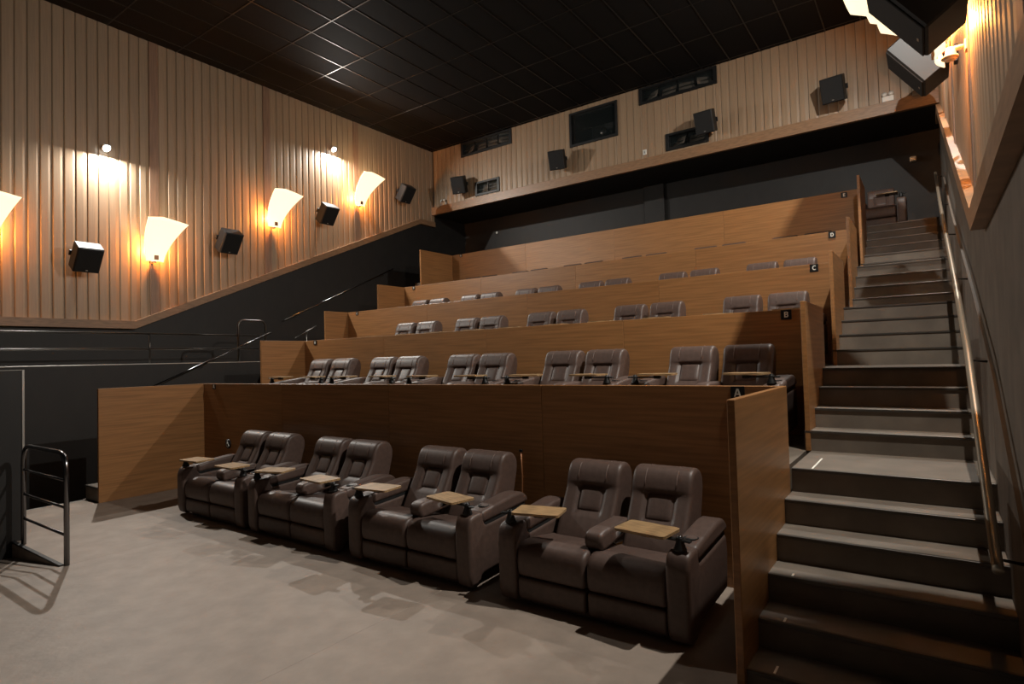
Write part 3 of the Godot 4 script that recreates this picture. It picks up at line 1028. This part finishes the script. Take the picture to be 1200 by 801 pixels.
func build_spotlights() -> void:
	var protos := [flood(0.10), flood(0.16), flood(0.34)]      # arms of different reach
	var ds := [4.66, 10.0]
	var ys := [6.13, 7.59]
	for side in [0, 1]:
		for i in 2:
			var o: Node3D = protos[0 if side == 0 else 1 + i].duplicate()
			o.name = numbered("flood_lamp")
			add_child(o, true)
			o.position = P(X_LEFT if side == 0 else X_RIGHT, ys[i], ds[i])
			o.rotation.y = PI / 2 if side == 0 else -PI / 2
			tag(o, "cold white LED flood lamp high on the %s wall, %s" % ["left" if side == 0 else "right", ["above the front sconces", "near the ceiling"][i]], "flood lamp", "LED flood lamps")
	for p in protos: p.free()

# ------------------------------------------------------------------ loudspeakers; local +z away from the wall
func speaker(tilt: float) -> Node3D:
	var r := Node3D.new()
	var xf := Transform3D(Basis(Vector3.RIGHT, tilt), Vector3(0, 0, 0.34))
	var st := begin()
	bbox(st, Vector3(-0.21, -0.25, -0.14), Vector3(0.21, 0.25, 0.115), 0.012, xf)
	mesh_node("cabinet", done(st), mats.black_plastic, r)
	var g := begin()
	bbox(g, Vector3(-0.195, -0.235, 0.115), Vector3(0.195, 0.235, 0.128), 0.006, xf)
	mesh_node("grille", done(g), mats.grille, r)
	var lg := begin()
	bbox(lg, Vector3(-0.018, -0.205, 0.128), Vector3(0.018, -0.19, 0.130), 0.0005, xf)
	mesh_node("badge", done(lg), mats.alu, r)
	var b := begin()
	bbox(b, Vector3(-0.05, -0.08, 0.02), Vector3(0.05, 0.08, 0.05), 0.005)
	tube(b, [Vector3(0, 0, 0.04), Vector3(0, 0, 0.24)], 0.025, 8)
	bbox(b, Vector3(-0.24, -0.05, -0.17), Vector3(0.24, 0.05, -0.13), 0.004, xf)
	mesh_node("bracket", done(b), mats.black_plastic, r)
	return r

func build_speakers() -> void:
	var side_p := speaker(deg_to_rad(36.0))
	var rear_p := speaker(deg_to_rad(22.0))
	var ds := [4.24, 6.95, 9.58, 12.40]
	var ys := [3.92, 4.62, 5.72, 6.86]
	var words := ["over the level edge board", "between the first two sconces above the slope", "between the last two sconces", "in the corner by the projection wall"]
	for side in [0, 1]:
		for i in 4:
			var o: Node3D = side_p.duplicate()
			o.name = numbered("loudspeaker")
			add_child(o, true)
			o.position = P(X_LEFT if side == 0 else X_RIGHT, ys[i], ds[i])
			o.rotation.y = PI / 2 if side == 0 else -PI / 2
			tag(o, "black tilted loudspeaker on the %s wall, %s" % ["left" if side == 0 else "right", words[i]], "speaker", "side wall loudspeakers")
	var xs := [-11.57, -8.07, -4.0, -1.37]
	var rw := ["close to the left wall", "below the square projection window", "overlapping a small port window", "near the stairs"]
	for i in 4:
		var o: Node3D = rear_p.duplicate()
		o.name = numbered("loudspeaker")
		add_child(o, true)
		o.position = P(xs[i], 7.18, D_REAR - 0.045)
		o.rotation.y = [0.28, 0.22, -0.05, -0.12][i]
		tag(o, "black loudspeaker on the projection wall, %s" % rw[i], "speaker", "projection wall loudspeakers")
	side_p.free()
	rear_p.free()

# ------------------------------------------------------------------ rails
func build_rails() -> void:
	# handrail of the right staircase
	var nd := [3.25, 3.41, 4.886, 6.69, 8.74, 10.80, 13.0]
	var ny := [0.02, 0.097, 0.96, 1.67, 2.40, 3.17, 4.12]
	var pts := []
	for i in nd.size(): pts.append(P(0.20, ny[i] + 0.87, nd[i]))
	var h := base("handrail", P(0.20, 0.0, 3.25))
	tag(h, "round metal handrail climbing the wall beside the right staircase", "handrail")
	var m := mesh_node("rail", tube_mesh(bend(pts, 0.12), 0.022, 12), mats.satin_rail, h)
	m.position = -h.position
	for i in range(1, nd.size()):
		var q := P(0.20, ny[i] + 0.85, nd[i])
		var br := mesh_node("wall_bracket", tube_mesh([q, q + Vector3(0.0, -0.05, 0), Vector3(0.30, q.y - 0.06, q.z)], 0.008, 8), mats.dark_steel, h)
		br.position = -h.position
	# guard rail by the exit ramp
	var g := base("guard_rail", P(-7.4, 0.0, 2.11))
	tag(g, "short looped steel guard rail standing beside the exit ramp", "railing")
	mesh_node("loop", tube_mesh(bend([Vector3(-0.62, -0.2, 0), Vector3(-0.62, 1.06, 0), Vector3(0.62, 1.06, 0), Vector3(0.62, 0.0, 0)], 0.20, 7), 0.024, 12), mats.steel, g)
	for y in [0.80, 0.54, 0.28]:
		mesh_node("bar", tube_mesh([Vector3(-0.62, y, 0), Vector3(0.62, y, 0)], 0.013, 8), mats.steel, g)
	# rails on the gangway parapet
	var p := base("parapet_railing", P(-11.46, 1.945, 3.0))
	tag(p, "thin steel railing on the low gangway wall", "railing")
	for y in [0.26, 0.535]:
		mesh_node("rail", tube_mesh([Vector3(0, y, 6.4), Vector3(0, y, -4.0)], 0.016, 8), mats.dark_steel, p)
	for d in [0.2, 2.4, 4.83, 6.49]:
		mesh_node("post", tube_mesh([Vector3(0, 0, 3.0 - d), Vector3(0, 0.535, 3.0 - d)], 0.014, 8), mats.dark_steel, p)
	mesh_node("end_loop", tube_mesh(bend([Vector3(0, 0.0, -3.50), Vector3(0, 0.85, -3.50), Vector3(0, 0.85, -4.10), Vector3(0, 0.0, -4.10)], 0.14, 6), 0.02, 10), mats.dark_steel, p)
	var s := base("handrail", P(-11.32, 0.0, 5.0))
	tag(s, "sloping steel handrail on the low gangway wall beside partition A", "handrail")
	mesh_node("rail", tube_mesh([Vector3(0, 1.50, 0.25), Vector3(0, 2.54, -2.13)], 0.019, 10), mats.steel, s)
	for q in [0.08, 0.4]:
		var y := lerpf(1.50, 2.54, q)
		var z := lerpf(0.25, -2.13, q)
		mesh_node("wall_bracket", tube_mesh([Vector3(0, y, z), Vector3(0, y - 0.06, z), Vector3(-0.085, y - 0.08, z)], 0.007, 8), mats.dark_steel, s)
	var w := base("handrail", P(-12.80, 0.0, 8.44))
	tag(w, "thin steel handrail on the dark wall below the left cladding", "handrail")
	mesh_node("rail", tube_mesh([Vector3(0, 2.95, 0), Vector3(0, 4.60, -3.6)], 0.017, 8), mats.steel, w)
	for q in [0.1, 0.5, 0.9]:
		var y := lerpf(2.95, 4.60, q)
		mesh_node("wall_bracket", tube_mesh([Vector3(0, y, -3.6 * q), Vector3(0, y - 0.06, -3.6 * q), Vector3(-0.10, y - 0.08, -3.6 * q)], 0.007, 8), mats.dark_steel, w)
	var v := base("handrail", P(-11.35, 0.0, 7.74))
	tag(v, "short dark handrail beside the left end of partition C", "handrail")
	mesh_node("rail", tube_mesh([Vector3(0, 2.43, 0), Vector3(0, 2.72, -0.55)], 0.015, 8), mats.dark_steel, v)
	mesh_node("post", tube_mesh([Vector3(0, 1.60, -0.3), Vector3(0, 2.58, -0.3)], 0.014, 8), mats.dark_steel, v)

# ------------------------------------------------------------------ small things
func build_small_things() -> void:
	var xs := [-12.40, -0.49]
	for i in 2:
		var e := base("emergency_light", P(xs[i], 6.78, D_REAR - 0.06))
		tag(e, "small white emergency light on the ledge, %s" % ["by the left corner", "near the right wall"][i], "emergency light", "emergency lights on the ledge")
		mesh_node("body", box_mesh(Vector3(-0.10, 0.0, -0.04), Vector3(0.10, 0.11, 0.04), 0.008), mats.white_plastic, e)
		for s in [-0.055, 0.055]:
			var st := begin()
			lathe(st, [[0.0, 0.0], [0.04, 0.0], [0.045, 0.05], [0.0, 0.055]], 14, Transform3D(Basis(Vector3.RIGHT, PI / 2.6), Vector3(s, 0.135, 0.0)))
			mesh_node("lamp_head", done(st), mats.white_plastic, e)
	var sw := base("wall_switch", P(-5.647, 6.95, D_REAR - 0.026))
	tag(sw, "small white switch plate on the projection wall below the long window", "switch")
	mesh_node("plate", box_mesh(Vector3(-0.05, -0.065, -0.008), Vector3(0.05, 0.065, 0.008), 0.004), mats.white_plastic, sw)
	mesh_node("rocker", box_mesh(Vector3(-0.018, -0.03, 0.006), Vector3(0.018, 0.03, 0.014), 0.002), mats.alu, sw)
	var dt := base("sensor", P(-11.5, 6.03, D_BACK - 0.02))
	tag(dt, "tiny white sensor on the dark recessed wall near the left corner", "sensor")
	var s1 := begin()
	lathe(s1, [[0.0, 0.0], [0.04, 0.0], [0.04, 0.02], [0.02, 0.035], [0.0, 0.037]], 14, Transform3D(Basis(Vector3.RIGHT, PI / 2), Vector3(0, 0, 0)))
	mesh_node("dome", done(s1), mats.white_plastic, dt)
	var bx := base("sensor", P(-0.14, 5.96, D_BACK - 0.06))
	tag(bx, "small cream detector on the dark recessed wall above the stair head", "sensor")
	mesh_node("body", box_mesh(Vector3(-0.06, -0.05, -0.06), Vector3(0.06, 0.05, 0.06), 0.015), mats.cream, bx)
	mesh_node("lens", box_mesh(Vector3(-0.03, -0.03, 0.055), Vector3(0.03, 0.0, 0.066), 0.004), mats.alu, bx)
	# wheelchair sign on partition A
	var ws := base("wheelchair_sign", P(-8.777, 0.675, ROW_D[0] - 0.006))
	tag(ws, "small dark round sign with a white wheelchair symbol on partition A", "sign")
	var d := begin()
	lathe(d, [[0.0, -0.004], [0.075, -0.004], [0.075, 0.003], [0.0, 0.004]], 28, Transform3D(Basis(Vector3.RIGHT, PI / 2), Vector3.ZERO))
	mesh_node("disc", done(d), mats.plate, ws)
	var sy := begin()
	var arc := []
	for k in 15:
		var a := deg_to_rad(110.0 + 230.0 * k / 14.0)
		arc.append(Vector3(-0.004 + 0.03 * cos(a), -0.016 + 0.03 * sin(a), 0.006))
	tube(sy, arc, 0.0045, 6)
	tube(sy, [Vector3(-0.008, 0.034, 0.006), Vector3(-0.004, 0.0, 0.006), Vector3(0.02, 0.0, 0.006), Vector3(0.032, -0.03, 0.006), Vector3(0.042, -0.027, 0.006)], 0.005, 6)
	tube(sy, [Vector3(-0.006, 0.018, 0.006), Vector3(0.016, 0.018, 0.006)], 0.0045, 6)
	lathe(sy, [[0.0, 0.0], [0.009, 0.0], [0.009, 0.003], [0.0, 0.003]], 14, Transform3D(Basis(Vector3.RIGHT, PI / 2), Vector3(-0.009, 0.05, 0.004)))
	mesh_node("symbol", done(sy), mats.letter, ws)
	# cable drop on partition A
	var cb := base("cable_drop", P(-3.33, 0.0, ROW_D[0] - 0.012))
	tag(cb, "thin cable hanging down partition A between two recliner pairs", "cable")
	mesh_node("cable", tube_mesh([Vector3(0.0, 0.02, 0), Vector3(-0.004, 0.4, 0), Vector3(0.006, 0.7, 0), Vector3(0, 0.945, 0)], 0.006, 6), mats.copper, cb)
	mesh_node("clip", box_mesh(Vector3(-0.018, 0.93, -0.006), Vector3(0.018, 0.955, 0.01), 0.003), mats.black_plastic, cb)
